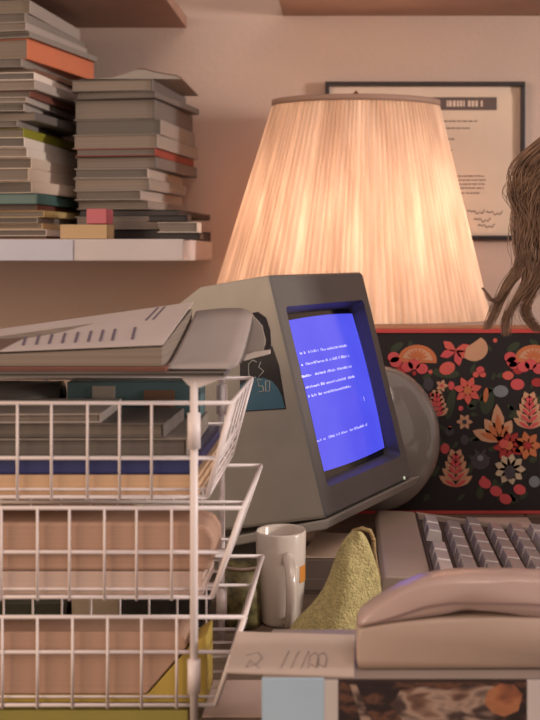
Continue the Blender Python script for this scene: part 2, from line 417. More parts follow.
# ---------------------------------------------------------------- monitor
yaw, tilt = 1.12368654, -.262488766
MM = Matrix.Translation((-.0950944, 1.3000214, CZ-.0230317)) @ Matrix.Rotation(yaw, 4, 'Z') @ Matrix.Rotation(tilt, 4, 'X')
MI = MM.inverted()
MW, MH = .2603, .2905
def onplane(px, py, depth):
    o = MI @ Vector((0, 0, CZ)); q = MI @ P(px, py, 1.0); d = q-o
    t = (depth-o.y)/d.y
    return o+d*t
def monitor():
    t = thing('computer_monitor', 'grey computer monitor with lit blue screen, tilted back on the desk', 'monitor', (-.12, 1.42, zt))
    Ti = Matrix.Translation(-t.location)
    def fin(m, name, parent=None, bevel=0, seg=2):
        o = m.build(name, None, bevel, seg=seg); o.matrix_world = MM; o.parent = parent or t
        if parent is None: o.matrix_parent_inverse = Ti.copy()
        else:
            o.matrix_parent_inverse = (Ti.inverted() @ Matrix()).inverted() if False else Matrix()
            o.matrix_basis = Matrix()
        return o
    W, H = MW, MH
    # housing: side profile swept across the width, tapering to the rear
    prof = [(.004, 0.0), (.10, .010), (.135, -.002), (.20, -.06), (.27, -.085), (.27, -.23), (.20, -.28), (.004, -H)]
    m = MB(); vs = []
    for side in (0, 1):
        for d, z_ in prof:
            tp = 0
            vs.append((tp if side == 0 else W-tp, d, z_))
    n = len(prof)
    m.add(vs, [tuple(range(n)), tuple(range(n, 2*n))[::-1]]+[(i, n+i, n+(i+1) % n, (i+1) % n) for i in range(n-1)], GREY)
    hs = fin(m, 'housing', bevel=.004)
    # vents on the top rear
    m = MB()
    for k in range(8): m.box((.05+.02*k, .15, -.017), (.062+.02*k, .19, -.016), BLACK)
    # front bezel with opening
    a0, a1 = (.020, -.040), (.240, -.258)
    sc = [onplane(288, 318, .024), onplane(354, 312, .024), onplane(385, 452, .024), onplane(322, 470, .024)]
    sx0 = .012; sx1 = max(sc[1].x, sc[2].x)+.002; sz0 = max(sc[0].z, sc[1].z)+.003; sz1 = min(sc[2].z, sc[3].z)-.006
    def rrect(x0, z0, x1, z1, r, y, k=4):
        pts = []
        for cx, cz, a in ((x0+r, z0-r, 90), (x0+r, z1+r, 180), (x1-r, z1+r, 270), (x1-r, z0-r, 0)):
            for j in range(k+1):
                b = math.radians(a+90*j/k); pts.append((cx+r*math.cos(b), y, cz+r*math.sin(b)))
        return pts
    m = MB()
    O = rrect(0, 0, W, -H, .012, .037); O1 = rrect(.0002, -.0002, W-.0002, -H+.0002, .005, .006); O1b = rrect(.0004, -.0004, W-.0004, -H+.0004, .005, .0025); O2 = rrect(.003, -.003, W-.003, -H+.003, .005, 0)
    I1 = rrect(a0[0], a0[1], a1[0], a1[1], .006, 0); I2 = rrect(sx0+.008, -.047, max(sx1, a1[0]-.004)-.004, -.250, .010, .030)
    rings = [O1, O1b, O2, I1, I2]; k = len(O); vs = sum(rings, [])
    fs = [(r*k+i, r*k+(i+1) % k, (r+1)*k+(i+1) % k, (r+1)*k+i) for r in range(4) for i in range(k)]
    m.add(vs, fs[k:], BEZEL); m.add(vs, fs[:k], GREY); fin(m, 'bezel')
    # crt face (black border) and lit picture, both bulging
    def surf(x0, x1, z0, z1, y, bulge, mt, nx=14, nz=14, pin=.0):
        vs = []
        for j in range(nz+1):
            for i in range(nx+1):
                u = i/nx*2-1; v = j/nz*2-1
                xx = (x0+x1)/2+(x1-x0)/2*u*(1-pin*v*v); zz = (z0+z1)/2+(z1-z0)/2*v*(1-pin*u*u)
                gx = (xx-(a0[0]+a1[0])/2)/.11; gz = (zz+.149)/.11
                vs.append((xx, y+bulge*(gx*gx+gz*gz)*.5, zz))
        return vs, [(j*(nx+1)+i, j*(nx+1)+i+1, (j+1)*(nx+1)+i+1, (j+1)*(nx+1)+i) for j in range(nz) for i in range(nx)]
    m = MB(); v, f = surf(a0[0]-.006, a1[0]+.004, -.262, -.036, .020, .006, BLACK); m.add(v, f, mat('crt_glass', (18, 17, 22), .12, .05), True)
    crt = fin(m, 'screen_glass')
    em = bpy.data.materials.new('blue_phosphor'); em.use_nodes = True
    nt = em.node_tree; b = nt.nodes['Principled BSDF']; b.inputs['Base Color'].default_value = (.02, .02, .06, 1); b.inputs['Roughness'].default_value = .2
    tc = nt.nodes.new('ShaderNodeTexCoord'); nz = nt.nodes.new('ShaderNodeTexNoise'); nz.inputs['Scale'].default_value = 12
    nt.links.new(tc.outputs['Object'], nz.inputs['Vector'])
    rp = nt.nodes.new('ShaderNodeValToRGB'); rp.color_ramp.elements[0].color = rgb(62, 66, 228); rp.color_ramp.elements[1].color = rgb(96, 100, 244)
    nt.links.new(nz.outputs['Fac'], rp.inputs[0]); nt.links.new(rp.outputs[0], b.inputs['Emission Color']); b.inputs['Emission Strength'].default_value = 1.0
    px0 = sc[0].x-.006; px1 = (sc[1].x+sc[2].x)/2; pz1 = sc[1].z+.000; pz0 = (sc[2].z)+.004
    px0 = max(px0, .022)
    m = MB(); v, f = surf(px0, px1, pz0, pz1, .0188, .006, em, pin=.02); m.add(v, f, em, True); pic = fin(m, 'lit_screen')
    # lines of small white type on the screen
    tx = bpy.data.materials.new('screen_text_white'); tx.use_nodes = True
    b = tx.node_tree.nodes['Principled BSDF']; b.inputs['Emission Color'].default_value = rgb(140, 146, 250); b.inputs['Emission Strength'].default_value = 1.0
    r_ = random.Random(2)
    rows = [((299, 353), (347, 348)), ((299, 364), (350, 359)), ((302, 376), (352, 369)), ((306, 387), (355, 379)), ((309, 397), (350, 388)), ((318, 440), (369, 427))]
    for (A, B) in rows:
        m = MB(); a = onplane(A[0], A[1], .019); b = onplane(B[0], B[1], .019)
        a.z = b.z = (a.z+b.z)/2
        x = a.x
        while x < b.x:
            q = r_.uniform(.0028, .0042)
            if r_.random() < .85:
                h = r_.choice((.0022, .0030, .0022, .0034)); gx = (x-(a0[0]+a1[0])/2)/.11; gz = (a.z+.149)/.11
                yy = .0188+.006*(gx*gx+gz*gz)*.5-.0006
                m.box((x, yy, a.z), (x+.0011, yy+.0003, a.z+h), tx)
                if r_.random() < .7: m.box((x+.0011, yy, a.z+r_.choice((0, .0012, h-.0008))), (x+q-.0012, yy+.0003, a.z+r_.choice((0, .0012, h-.0008))+.0009), tx)
                if r_.random() < .5: m.box((x+q-.0014, yy, a.z), (x+q-.0006, yy+.0003, a.z+h*.8), tx)
            x += q
        fin(m, 'text_line', pic)
    m = MB(); q = onplane(364, 401, .019); m.box((q.x, .0182, q.z), (q.x+.001, .0186, q.z+.006), tx)
    fin(m, 'text_cursor', pic)
    q = onplane(404, 478, 0); m = MB(); m.lathe([(0, 0), (.0022, 0), (.0022, .0012), (0, .0012)], (0, 0, 0), mat('power_light_glow', (210, 220, 190), .4, .02, emit=.5), 12, M=Matrix.Translation((q.x, 0, q.z)) @ Matrix.Rotation(math.pi/2, 4, 'X'))
    fin(m, 'power_light')
    # sticker on the side
    def onside(px, py):
        o = MI @ Vector((0, 0, CZ)); q = MI @ P(px, py, 1.0); d = q-o; q = o+d*((-.0005-o.x)/d.x); return q.y, q.z
    m = MB(); TE = mat('sticker_teal', (66, 110, 132), .4, .05); SB = mat('sticker_black', (36, 34, 38), .4, .05); SW = mat('sticker_white', (180, 180, 178), .5, .02)
    pr = lambda pts, a, b, mt: m.prism([onside(*p) for p in pts], a, b, mt, lambda u, v, d: Vector((d, u, v)))
    pr([(240, 344), (272, 346), (279, 366), (286, 409), (240, 412)], -.0006, .0, SB)
    pr([(240, 411), (240, 386), (248, 380), (256, 377.5), (264, 378), (272, 381), (278, 388), (282, 396), (285, 408)], -.0010, -.0006, TE)
    def stroke(pts): m.tube([Vector((-.0012, *onside(*p))) for p in pts], .0007, SW, 5)
    stroke([(257, 362), (253, 360), (249, 364), (249, 374), (252, 379), (256, 377)])
    stroke([(261, 362), (259, 367), (264, 371), (259, 377)])
    stroke([(262, 380), (258, 379), (259, 386), (263, 386), (264, 391), (259, 392)])
    stroke([(266, 381), (270, 381), (270, 391), (266, 391), (266, 381)])
    fin(m, 'side_sticker')
    # base tray following the bottom edge
    LG = mat('light_grey_plastic', (168, 162, 154), .4, .03)
    m = MB(); m.prism([(-.006, -H-.001), (.24, -H-.001), (.22, -H-.012), (.004, -H-.012)], -.002, W+.014, LG, lambda a, b, d: Vector((d, a, b))); fin(m, 'base_tray', bevel=.002)
    # glossy dome
    m = MB(); prof = [(math.cos(math.radians(a)), math.sin(math.radians(a))) for a in range(-90, 91, 6)]
    cc = P(377, 438, 1.64)
    m.lathe([(r*.094, z_*.108) for r, z_ in prof], (0, 0, 0), mat('glossy_grey', (150, 142, 134), .12, .03, 12, coat=.6), 48, 1, .55)
    o = m.build('domed_shell', t); o.location = cc-t.location
    o['label'] = 'glossy rounded dome showing behind the right edge of the monitor'
    # pedestal
    m = MB(); m.lathe([(0, 0), (.075, 0), (.075, .008), (.05, .016), (.045, .050), (0, .050)], (0, 0, 0), GREY, 32); o = m.build('pedestal', t); o.location = Vector((-.15, 1.45, zt))-t.location
monitor()

# ---------------------------------------------------------------- floral storage box
def floral():
    D = 1.70; x0, x1 = -.06, .40; zb, z1 = zt+.001, Z(329, D)
    t = thing('floral_box', 'black storage box with red floral paper and red edges under the lampshade', 'box', ((x0+x1)/2, D, zt))
    T = t.location
    K = mat('floral_black', (34, 25, 25), .55, .1); RE = mat('box_red_edge', (206, 74, 70), .5, .05); TAN = mat('box_tan_lid', (170, 110, 76), .6, .05)
    PK = mat('print_coral', (222, 96, 84), .6, .08); PK2 = mat('print_pink', (216, 84, 86), .6, .08); PE = mat('print_peach', (214, 158, 122), .6, .06); OR = mat('print_orange', (206, 116, 70), .6, .06)
    GR = mat('print_green', (56, 64, 42), .6, .1); GB = mat('print_greyblue', (128, 132, 134), .6, .06); DG = mat('print_dark_grey', (74, 66, 72), .6, .06); CRM = mat('print_cream', (206, 180, 150), .6, .05)
    RD = mat('print_red', (176, 50, 48), .6, .06)
    m = MB(); m.box((x0, D, zb), (x1, D+.075, z1-.005), K)
    # print: thin inlays
    def pt(zx, zy): return X(370+zx/3.176, D), Z(310+zy/3.176, D)
    def poly(pts, mt, lay):
        xy = [pt(a, b) for a, b in pts]
        if min(q[0] for q in xy) < x0+.002 or max(q[0] for q in xy) > x1-.002 or max(q[1] for q in xy) > z1-.012 or min(q[1] for q in xy) < zb+.006: return
        m.prism(xy, D-.0003*lay, D, mt, lambda a, b, d: Vector((a, d, b)))
    def blob(cx, cy, rx, ry, mt, lay, rot=0, n=14):
        c, s = math.cos(rot), math.sin(rot)
        poly([(cx+rx*math.cos(2*math.pi*k/n)*c-ry*math.sin(2*math.pi*k/n)*s, cy+rx*math.cos(2*math.pi*k/n)*s+ry*math.sin(2*math.pi*k/n)*c) for k in range(n)], mt, lay)
    def petal(cx, cy, a, l, wd, mt, lay, r0=0):
        a = math.radians(a); c, s = math.cos(a), -math.sin(a)
        poly([(cx+(r0+l*u)*c-wd*v*s, cy+(r0+l*u)*s+wd*v*c) for u, v in ((0, .25), (.3, .8), (.6, 1), (.85, .5), (1, 0), (.85, -.5), (.6, -1), (.3, -.8), (0, -.25))], mt, lay)
    def flower(cx, cy, n, l, wd, mt, mc, lay=2, rot=0):
        for k in range(n): petal(cx, cy, rot+360*k/n, l, wd, mt, lay)
        blob(cx, cy, l*.28, l*.28, mc, lay+1)
    def leafcone(cx, cy, hgt, mt, mt2, lay=2):
        for j in range(5):
            f = j/4; yy = cy-hgt*f
            for sgn in (1, -1): petal(cx, yy, 90-sgn*(58-36*f), hgt*(.78-.26*f), 12, mt, lay); petal(cx, yy, 90-sgn*(58-36*f), hgt*(.5-.18*f), 6, mt2, lay+1)
        petal(cx, cy-hgt*.9, 90, hgt*.45, 9, mt, lay)
    def fan(cx, cy, r, lay=2):   # half-round fruit slice
        poly([(cx+r*math.cos(math.radians(a)), cy-r*.8*math.sin(math.radians(a))) for a in range(-10, 191, 14)], OR, lay)
        poly([(cx+r*.78*math.cos(math.radians(a)), cy-r*.62*math.sin(math.radians(a))) for a in range(0, 181, 14)], PE, lay+1)
        for a in range(20, 170, 22): petal(cx, cy-2, a, r*.5, 4, OR, lay+2, 6)
    def motif(dx):
        fan(150+dx, 160, 62); 
        for q in ((82, 165), (118, 180), (165, 186), (75, 150), (140, 172)): blob(q[0]+dx, q[1], 19, 17, PK2, 3)
        blob(100+dx, 190, 16, 14, RD, 2); blob(120+dx, 85, 34, 12, GR, 1, .3); blob(85+dx, 118, 24, 12, GR, 1, -.6)
        petal(270+dx, 130, 80, 56, 15, PK, 3); petal(270+dx, 130, 140, 48, 13, PK, 3); petal(270+dx, 130, 200, 50, 13, PK2, 3); petal(272+dx, 130, 20, 50, 13, PK, 3); petal(275+dx, 130, 280, 48, 13, PK2, 3); petal(275+dx, 130, 330, 40, 13, PK, 3)
        poly([(330+dx+44*math.cos(math.radians(a)), 122+40*math.sin(math.radians(a))) for a in range(-60, 150, 15)]+[(305+dx, 120)], PE, 4)
        blob(245+dx, 185, 26, 20, PK, 3, -.4); blob(240+dx, 200, 44, 16, GR, 1, .1); blob(350+dx, 190, 13, 11, PK2, 3); blob(336+dx, 205, 10, 9, PK, 3); blob(358+dx, 205, 10, 9, PK, 3)
        flower(310+dx, 255, 7, 46, 11, PK, OR, 3, 15); flower(228+dx, 240, 5, 20, 6, PE, PK2, 3); blob(258+dx, 240, 10, 14, PK2, 3)
        leafcone(212+dx, 335, 55, PE, PK2); blob(185+dx, 235, 16, 22, DG, 2); blob(255+dx, 300, 14, 50, GR, 1, .2)
        blob(415+dx, 258, 24, 19, GB, 3); flower(300+dx, 355, 6, 26, 7, PE, DG, 3); blob(288+dx, 312, 8, 8, PK2, 3); blob(252+dx, 385, 15, 14, DG, 2); blob(300+dx, 412, 13, 16, DG, 2)
        blob(438+dx, 208, 18, 14, PK, 3); blob(468+dx, 236, 22, 18, PK2, 3); blob(455+dx, 175, 14, 12, PK2, 3)
        blob(372+dx, 290, 22, 42, GR, 1, .2); blob(368+dx, 270, 8, 24, OR, 2, .1)
        for a, l in ((95, 118), (125, 85), (160, 92), (60, 75)): petal(412+dx, 415, a, l, 20, PE, 3); petal(412+dx, 413, a, l*.72, 10, OR, 4)
        flower(440+dx, 430, 8, 50, 12, RD, OR, 4, 10); blob(425+dx, 425, 16, 14, PK, 6); flower(500+dx, 430, 7, 46, 12, OR, RD, 4)
        flower(444+dx, 505, 9, 50, 14, CRM, GR, 5, 0); blob(444+dx, 515, 18, 22, DG, 8)
        leafcone(272+dx, 560, 80, PE, PK2, 3)
        for q in ((365, 550), (400, 575), (430, 600), (475, 570)): blob(q[0]+dx, q[1], 20, 16, PK2, 3, .4)
        blob(350+dx, 480, 30, 26, DG, 2); flower(350+dx, 470, 6, 34, 6, DG, GB, 3)
        blob(238+dx, 440, 14, 17, PK2, 3); blob(320+dx, 500, 10, 26, GR, 1, .5); blob(212+dx, 430, 14, 30, GR, 1, .4)
        leafcone(506+dx, 375, 78, PE, PK2, 3); blob(522+dx, 545, 18, 18, GB, 3); blob(530+dx, 230, 18, 14, RD, 3)
    rg = random.Random(8)
    for k in range(150):
        a, b = rg.uniform(-300, 760), rg.uniform(60, 610); petal(a, b, rg.uniform(0, 360), rg.uniform(22, 46), rg.uniform(6, 12), GR, 1)
    for k in range(46):
        a, b = rg.uniform(-300, 760), rg.uniform(70, 610); blob(a, b, 7, 7, rg.choice([PK, PK2, PE, GB, RD]), 2, 0, 9)
    motif(0); motif(330+40); motif(-440)
    o = m.build('floral_print_body', t); o.location = -T
    m = MB(); m.box((x0-.003, D-.004, z1-.006), (x1+.003, D+.078, z1), RE); m.box((x0, D-.001, z1), (x1, D+.076, z1+.0015), TAN); o = m.build('lid', t, .001); o.location = -T
    m = MB(); m.box((x0-.002, D-.0035, zb), (x1+.002, D, zb+.004), RE); m.box((x0-.002, D, zb), (x0, D+.075, z1-.006), RE); o = m.build('edge_binding', t); o.location = -T
floral()

# ---------------------------------------------------------------- wire tray tower
YN, YF = .94, 1.13
def zw(py): return Z(py, YN)
tower = thing('wire_letter_trays', 'three-tier white wire tray tower at the left front of the desk', 'letter tray', (-.28, 1.03, zt))
XL = -.45
def tray(zr, zm, zb, xr, xb, pxs):
    m = MB(); R1, R2 = .0019, .0013
    xl, xlb = XL, XL+.03
    yi = .004
    nr = [(xl, YN, zr), (xr, YN, zr), (xr, YF, zr), (xl, YF, zr), (xl, YN, zr)]
    m.tube(nr[:2], R1, WIRE, 8); m.tube(nr[1:3], R1, WIRE, 8); m.tube(nr[2:4], R1, WIRE, 8); m.tube(nr[3:5], R1, WIRE, 8)
    f = (zr-zm)/(zr-zb); xm = xr+(xb-xr)*f; xlm = xl+(xlb-xl)*f
    for z_, a, b in ((zm, xlm, xm), (zb, xlb, xb)):
        c = [(a, YN, z_), (b, YN, z_), (b, YF, z_), (a, YF, z_), (a, YN, z_)]
        for k in range(4): m.tube(c[k:k+2], R1*.95, WIRE, 8)
    m.tube([(xlb, YN+.003, zb+.006), (xb, YN+.003, zb+.006)], R2, WIRE, 6)
    step = X(pxs[1], YN)-X(pxs[0], YN); xs = [X(q, YN) for q in pxs]
    while xs[0]-step > xlb: xs.insert(0, xs[0]-step)
    for x in xs:
        m.tube([(x, YN-.002, zr), (x, YN-.002, zb-.0015), (x, YF+.002, zb-.0015), (x, YF+.002, zr)], R2, WIRE, 6)
    for k in range(1, 5):
        y = YN+(YF-YN)*k/5; m.tube([(xr, y, zr), (xb, y, zb), (xlb, y, zb), (xl, y, zr)], R2, WIRE, 6)
    for k in (.55, .68, .8, .91):
        x = xr+(xb-xr)*k; z_ = zr+(zb-zr)*k; m.tube([(x, YN, z_), (x, YF, z_)], R2, WIRE, 6)
    # heavier sloping end bars
    for y in (YN, YF): m.tube([(xr, y, zr), (xb, y, zb)], R1*1.2, WIRE, 8); m.tube([(xl, y, zr), (xlb, y, zb)], R1*1.2, WIRE, 8)
    o = m.build('tray', tower); o.location = -tower.location
tray(zw(403), zw(458), zw(497), X(232, YN), X(207, YN), [18, 52, 88, 120, 152])
tray(zw(508), zw(552), zw(597), X(243, YN), X(212, YN), [2, 38, 70, 105, 137, 172])
tray(zw(617), zw(652), zw(705), X(245, YN), X(215, YN), [3, 38, 73, 108, 142, 177])
XP = X(195, YN)
for x in (XP, -.43):
    for y in (YN-.006, YF+.006):
        m = MB(); m.tube([(x, y, zt), (x, y, zw(380))], .0034, WIRE, 12); o = m.build('post', tower); o.location = -tower.location
        for a, b in ((412, 447), (657, 690)):
            m2 = MB(); m2.tube([(x, y, zw(b)), (x, y, zw(a))], .0056, WIRE, 12); m2.build('sleeve', o)
    m = MB()
    m.prism([(x-.014, zw(373)), (x+.028, zw(376)), (x+.004, zw(387)), (x-.004, zw(385))], YN-.008, YN-.004, WIRE, lambda a, b, d: Vector((a, d, b)))
    m.box((x-.004, YN-.006, zw(379)), (x+.004, YF+.008, zw(376)), WIRE)
    o = m.build('bracket', tower, .0008); o.location = -tower.location

# contents of the trays
def block(name, label, cat, a, b, mt, bev=.001, group=None):
    m = MB(); c = Vector(((a[0]+b[0])/2, (a[1]+b[1])/2, a[2])); m.box(a, b, mt); o = m.build(name, None, bev, origin=c); return tag(o, label, cat, group)
bx0, bx1, by0, by1 = -.415, X(203, YN)-.004, YN+.004, YF-.004
PT = pages('tan_sheets', (178, 144, 124), .88); PT2 = pages('pinkish_sheets', (196, 172, 160), .88); PG = pages('grey_sheets', (140, 124, 114), .7); PO = pages('peach_sheets', (206, 170, 136), .84)
zb = zw(497)+.0005
block('paper_stack', 'peach paper pile at the bottom of the top wire tray', 'paper', (bx0, by0, zb), (bx1, by1, zw(476)), PO)
block('binder', 'dark blue binder lying in the top wire tray', 'binder', (bx0, by0, zw(476)+.0005), (bx1-.004, by1, zw(459)), mat('navy_cover', (46, 52, 104), .4, .1), .002)
magazine(bx1-.01, by0+.002, zw(459)+.0005, .25, .165, .016, .02, CM['grey'], palP[3], 'grey magazine on the blue binder in the top tray', 'magazines in the top tray')
magazine(bx1-.03, by0+.002, zw(459)+.0172, .23, .10, .012, -.02, CM['dgrey'], palP[1], 'darker magazine second above the blue binder in the top tray', 'magazines in the top tray')
magazine(bx1-.085, by0+.004, zw(459)+.0298, .17, .10, .008, .03, CM['lgrey'], palP[0], 'uppermost pale magazine loose in the top tray', 'magazines in the top tray')
# teal box at the back of the top tray
t = thing('carton', 'small teal and grey carton at the back of the top tray', 'box', (-.220, 1.068, zw(459)+.0172))
m = MB(); m.box((-.055, 0, 0), (.075, .035, .034), mat('carton_teal', (80, 110, 116), .5, .15, 25)); m.build('body', t, .001)
m = MB(); m.box((-.03, -.001, .004), (-.008, 0, .03), CM['lgrey']); m.build('printed_panel', t)
m = MB(); m.box((.02, -.001, .006), (.05, 0, .026), mat('carton_brown', (120, 88, 68), .5, .1)); m.build('printed_panel', t)
t = thing('rolled_newspaper', 'dark rolled newspaper at the back left of the top wire tray', 'newspaper', (-.35, 1.087, zw(459)+.0172))
m = MB(); m.tube([(-.065, 0, .0165), (0, 0, .0168), (.066, 0, .0165)], .0162, CM['dgrey'], 20); m.build('roll', t)
m = MB(); m.tube([(.0665, .012*math.cos(a/3)*(1-a/60), .0165+.012*math.sin(a/3)*(1-a/60)) for a in range(48)], .0009, CM['dark'], 4); m.build('spiral_edge', t)
# tray 2
zb = zw(597)+.0005
block('paper_stack', 'pale pinkish paper pile at the bottom of the middle wire tray', 'paper', (bx0, by0, zb), (bx1+.004, by0+.075, zw(573)), PT2)
m = MB(); pr = [(bx0, zw(573)+.0005), (bx1+.008, zw(573)+.0005), (bx1+.013, zw(560)), (bx1+.013, zw(540)), (bx1+.006, zw(528)), (bx1-.01, zw(523)), (bx0, zw(524))]
m.prism(pr, by0, by0+.055, PT, lambda a, b, d: Vector((a, d, b)))
tag(m.build('folder_stack', None, .003, origin=(-.27, 1.03, zw(573)+.0005)), 'thick tan folder pile with rounded end in the middle wire tray', 'folder')
# tray 3
YE = mat('yellow_card', (176, 152, 70), .6, .06)
zb = zw(705)+.0005
m = MB(); z_ = lambda p: zw(p)
m.prism([(bx0, zb), (bx1+.006, zb), (bx1+.006, z_(638)), (X(188, YN), z_(650)), (X(150, YN), z_(693)), (X(146, YN), z_(697)), (bx0, z_(697))], by0, by0+.046, YE, lambda a, b, d: Vector((a, d, b)))
tag(m.build('yellow_folder', None, .0008, origin=(-.27, 1.03, zb)), 'yellow folder with raised corner in the bottom wire tray', 'folder')
m = MB(); m.prism([(bx0, z_(697)+.0006), (X(145, YN), z_(697)+.0006), (X(186, YN), z_(650)+.001), (X(183, YN), z_(640)), (X(176, YN), z_(634)), (bx0, z_(634))], by0+.001, by0+.044, PT, lambda a, b, d: Vector((a, d, b)))
tag(m.build('paper_stack', None, .0008, origin=(-.27, 1.03, z_(697))), 'tan paper pile on the yellow folder in the bottom tray', 'paper')
block('green_folder', 'olive yellow folder on the desk under the wire trays', 'folder', (bx0, YN+.002, zt+.0005), (XP-.006, 1.10, zt+.010), mat('olive_card', (150, 140, 70), .6, .06))

# pile lying on the tray tower
ztop = zw(376)+.0008
magazine(X(226, .93), .925, ztop, .33, .20, .0045, math.radians(1), CM['dgrey'], palP[3], 'dark thin magazine lowest in the pile on top of the wire trays', 'magazines on top of the wire trays')
magazine(X(168, .93), .922, ztop+.0052, .30, .20, .003, math.radians(-1), CM['rbrown'], palP[2], 'magazine directly beneath the thick ticked manual on the wire trays', 'magazines on top of the wire trays')
def wedge(m, x0, x1, y0, y1, zlo, h, mt):
    """h = heights at (x0y0, x1y0, x1y1, x0y1)"""
    c = [(x0, y0), (x1, y0), (x1, y1), (x0, y1)]
    vs = [(a, b, zlo) for a, b in c]+[(a, b, zlo+k) for (a, b), k in zip(c, h)]
    m.add(vs, [(0, 3, 2, 1), (4, 5, 6, 7), (0, 1, 5, 4), (1, 2, 6, 5), (2, 3, 7, 6), (3, 0, 4, 7)], mt)
zm_ = ztop+.0087
t = thing('manual', 'thick open manual with a row of printed ticks on top of the wire trays', 'book', (-.25, .93, zm_))
def zh(py, D): return Z(py, D)-zm_
xl, xr = -.44, X(163, .93)
m = MB()
hl0, hr0, hr1, hl1 = max(.006, zh(360, .93)), zh(345, .93), zh(303, 1.11), max(.006, zh(350, 1.11))
wedge(m, xl+.25, xr+.249, 0, .178, 0, (max(.002, hl0-.002), hr0-.002, hr1-.006, max(.002, hl1-.004)), palP[2]); m.build('page_block', t)
m = MB()
def top(u, v, e=0):
    h = (hl0*(1-u)+hr0*u)*(1-v)+(hl1*(1-u)+hr1*u)*v
    return Vector((xl+.25+(xr-xl)*u, .18*v-.001, h+e))
def quad(u0, v0, u1, v1, e, mt, th=.0012):
    vs = [top(u0, v0, e), top(u1, v0, e), top(u1, v1, e), top(u0, v1, e)]; vs += [q+Vector((0, 0, th)) for q in vs]
    m.add(vs, [(0, 3, 2, 1), (4, 5, 6, 7), (0, 1, 5, 4), (1, 2, 6, 5), (2, 3, 7, 6), (3, 0, 4, 7)], mt)
COV = mat('manual_cover', (186, 174, 170), .55, .04); TK = mat('tick_ink', (96, 84, 100), .6, .05)
for a in range(10):
    for b in range(6): quad(a/10, b/6, (a+1)/10, (b+1)/6, 0, COV)
def uof(px, D): return (X(px, D)-xl)/(xr-xl)
for k, px in enumerate((22, 35, 48, 61, 74, 87, 99, 111, 131)):
    v0, v1 = .12, .42; A_, B_ = uof(px, .93+.18*v0), uof(px+3, .93+.18*v1); vs = [top(A_, v0, .0013), top(A_+.009, v0, .0013), top(B_+.009, v1, .0013), top(B_, v1, .0013)]
    vs += [q+Vector((0, 0, .0006)) for q in vs]; m.add(vs, [(0, 3, 2, 1), (4, 5, 6, 7), (0, 1, 5, 4), (1, 2, 6, 5), (2, 3, 7, 6), (3, 0, 4, 7)], TK)
for px in (149, 156): quad(uof(px, 1.06), .6, uof(px, 1.06)+.008, .97, .0012, TK, .0003)
quad(0, .0, uof(8, .95), .45, .0012, mat('brown_tab', (98, 74, 64), .6, .05), .0004)
m.build('cover', t)
# right grey magazine curling down at its end
t = thing('magazine', 'grey open magazine drooping over the right end of the wire trays', 'magazine', (X(200, .95), .93, ztop+.0056), 0)
zc = t.location.z; xc = t.location.x
def curl(off, mt, name, y0, y1, nx=22):
    m = MB(); vs = []
    for side in (0, 1):
        for j in range(7):
            v = j/6; D = .93+y0+(y1-y0)*v
            for i in range(nx+1):
                u = i/nx; pr_ = 230+23*v**.6; pl_ = PX+(xr+.002)*F/D; px = pl_+(pr_-pl_)*u
                py = 371*(1-v)+(311-3*math.sin(u*2.4))*v+2.5*math.sin(v*math.pi)*math.sin(u*3)
                if u > .8: py += 5*((u-.8)/.2)**2
                xx = X(px, D)-xc
                z_ = Z(py, D)-zc-off
                if side == 1: z_ = max(.0004, z_-(.010 if name != 'cover' else .0012))
                vs.append((xx, D-.93, max(.0016 if side == 0 else .0003, z_)))
    n = nx+1; N = 7*n
    fs = [(s*N+j*n+i, s*N+j*n+i+1, s*N+(j+1)*n+i+1, s*N+(j+1)*n+i) for s in (0, 1) for j in range(6) for i in range(nx)]
    fs += [(i, i+1, N+i+1, N+i) for i in range(nx)]+[(6*n+i, 6*n+i+1, N+6*n+i+1, N+6*n+i) for i in range(nx)]
    fs += [(j*n, (j+1)*n, N+(j+1)*n, N+j*n) for j in range(6)]+[(j*n+nx, (j+1)*n+nx, N+(j+1)*n+nx, N+j*n+nx) for j in range(6)]
    m.add(vs, fs, mt, True); m.build(name, t)
m = MB()   # curled sheet with a dark inside behind the drooping end
for pts, y_, mt in (([(252, 313), (258, 312), (266, 318), (270, 330), (271, 345), (267, 356), (264, 356), (266, 340), (262, 326), (256, 319)], 1.125, CM['dark']), ([(247, 322), (255, 318), (262, 326), (265, 340), (263, 352), (254, 358), (245, 358)], 1.118, CM['lgrey']), ([(243, 356), (254, 352), (270, 350), (270, 354), (254, 358), (244, 361)], 1.110, CM['white'])):
    m.prism([(X(a, y_)-xc, Z(b, y_)-zc) for a, b in pts], y_-.93, y_-.93+.006, mt, lambda a, b, d: Vector((a, d, b)))
m.build('curled_page', t)
curl(0, mat('drooping_cover', (160, 150, 146), .55, .08, 14), 'cover', 0, .185); curl(.0016, palP[1], 'page_block', .002, .183)

# ---------------------------------------------------------------- mug, papers, cloth, small boxes
c = P(281, 616, 1.2); c.z = zt+.0005
t = thing('mug', 'white mug with an orange mark beside the wire trays, handle towards us', 'mug', c, .18)
MUG = mat('mug_glaze', (208, 196, 184), .2, .02, 10, coat=.5)
m = MB(); m.lathe([(0, .0), (.021, 0), (.0235, .004), (.0265, .05), (.0275, .098), (.0265, .1), (.025, .098), (.0235, .05), (.02, .006), (0, .006)], (0, 0, 0), MUG, 36); m.build('body', t)
m = MB(); m.tube([(.004+.001*math.cos(math.radians(a)), -.024-.027*math.cos(math.radians(a)), .042+.035*math.sin(math.radians(a))) for a in range(-90, 91, 12)], .0060, MUG, 10); m.build('handle', t)
m = MB()
vs = [(.0268*math.cos(math.radians(a)), .0268*math.sin(math.radians(a)), z_) for z_ in (.046, .064) for a in range(-48, -8, 8)]
m.add(vs, [(i, i+1, 5+i+1, 5+i) for i in range(4)], mat('mug_orange', (206, 136, 60), .4, .05), True); m.build('printed_mark', t)

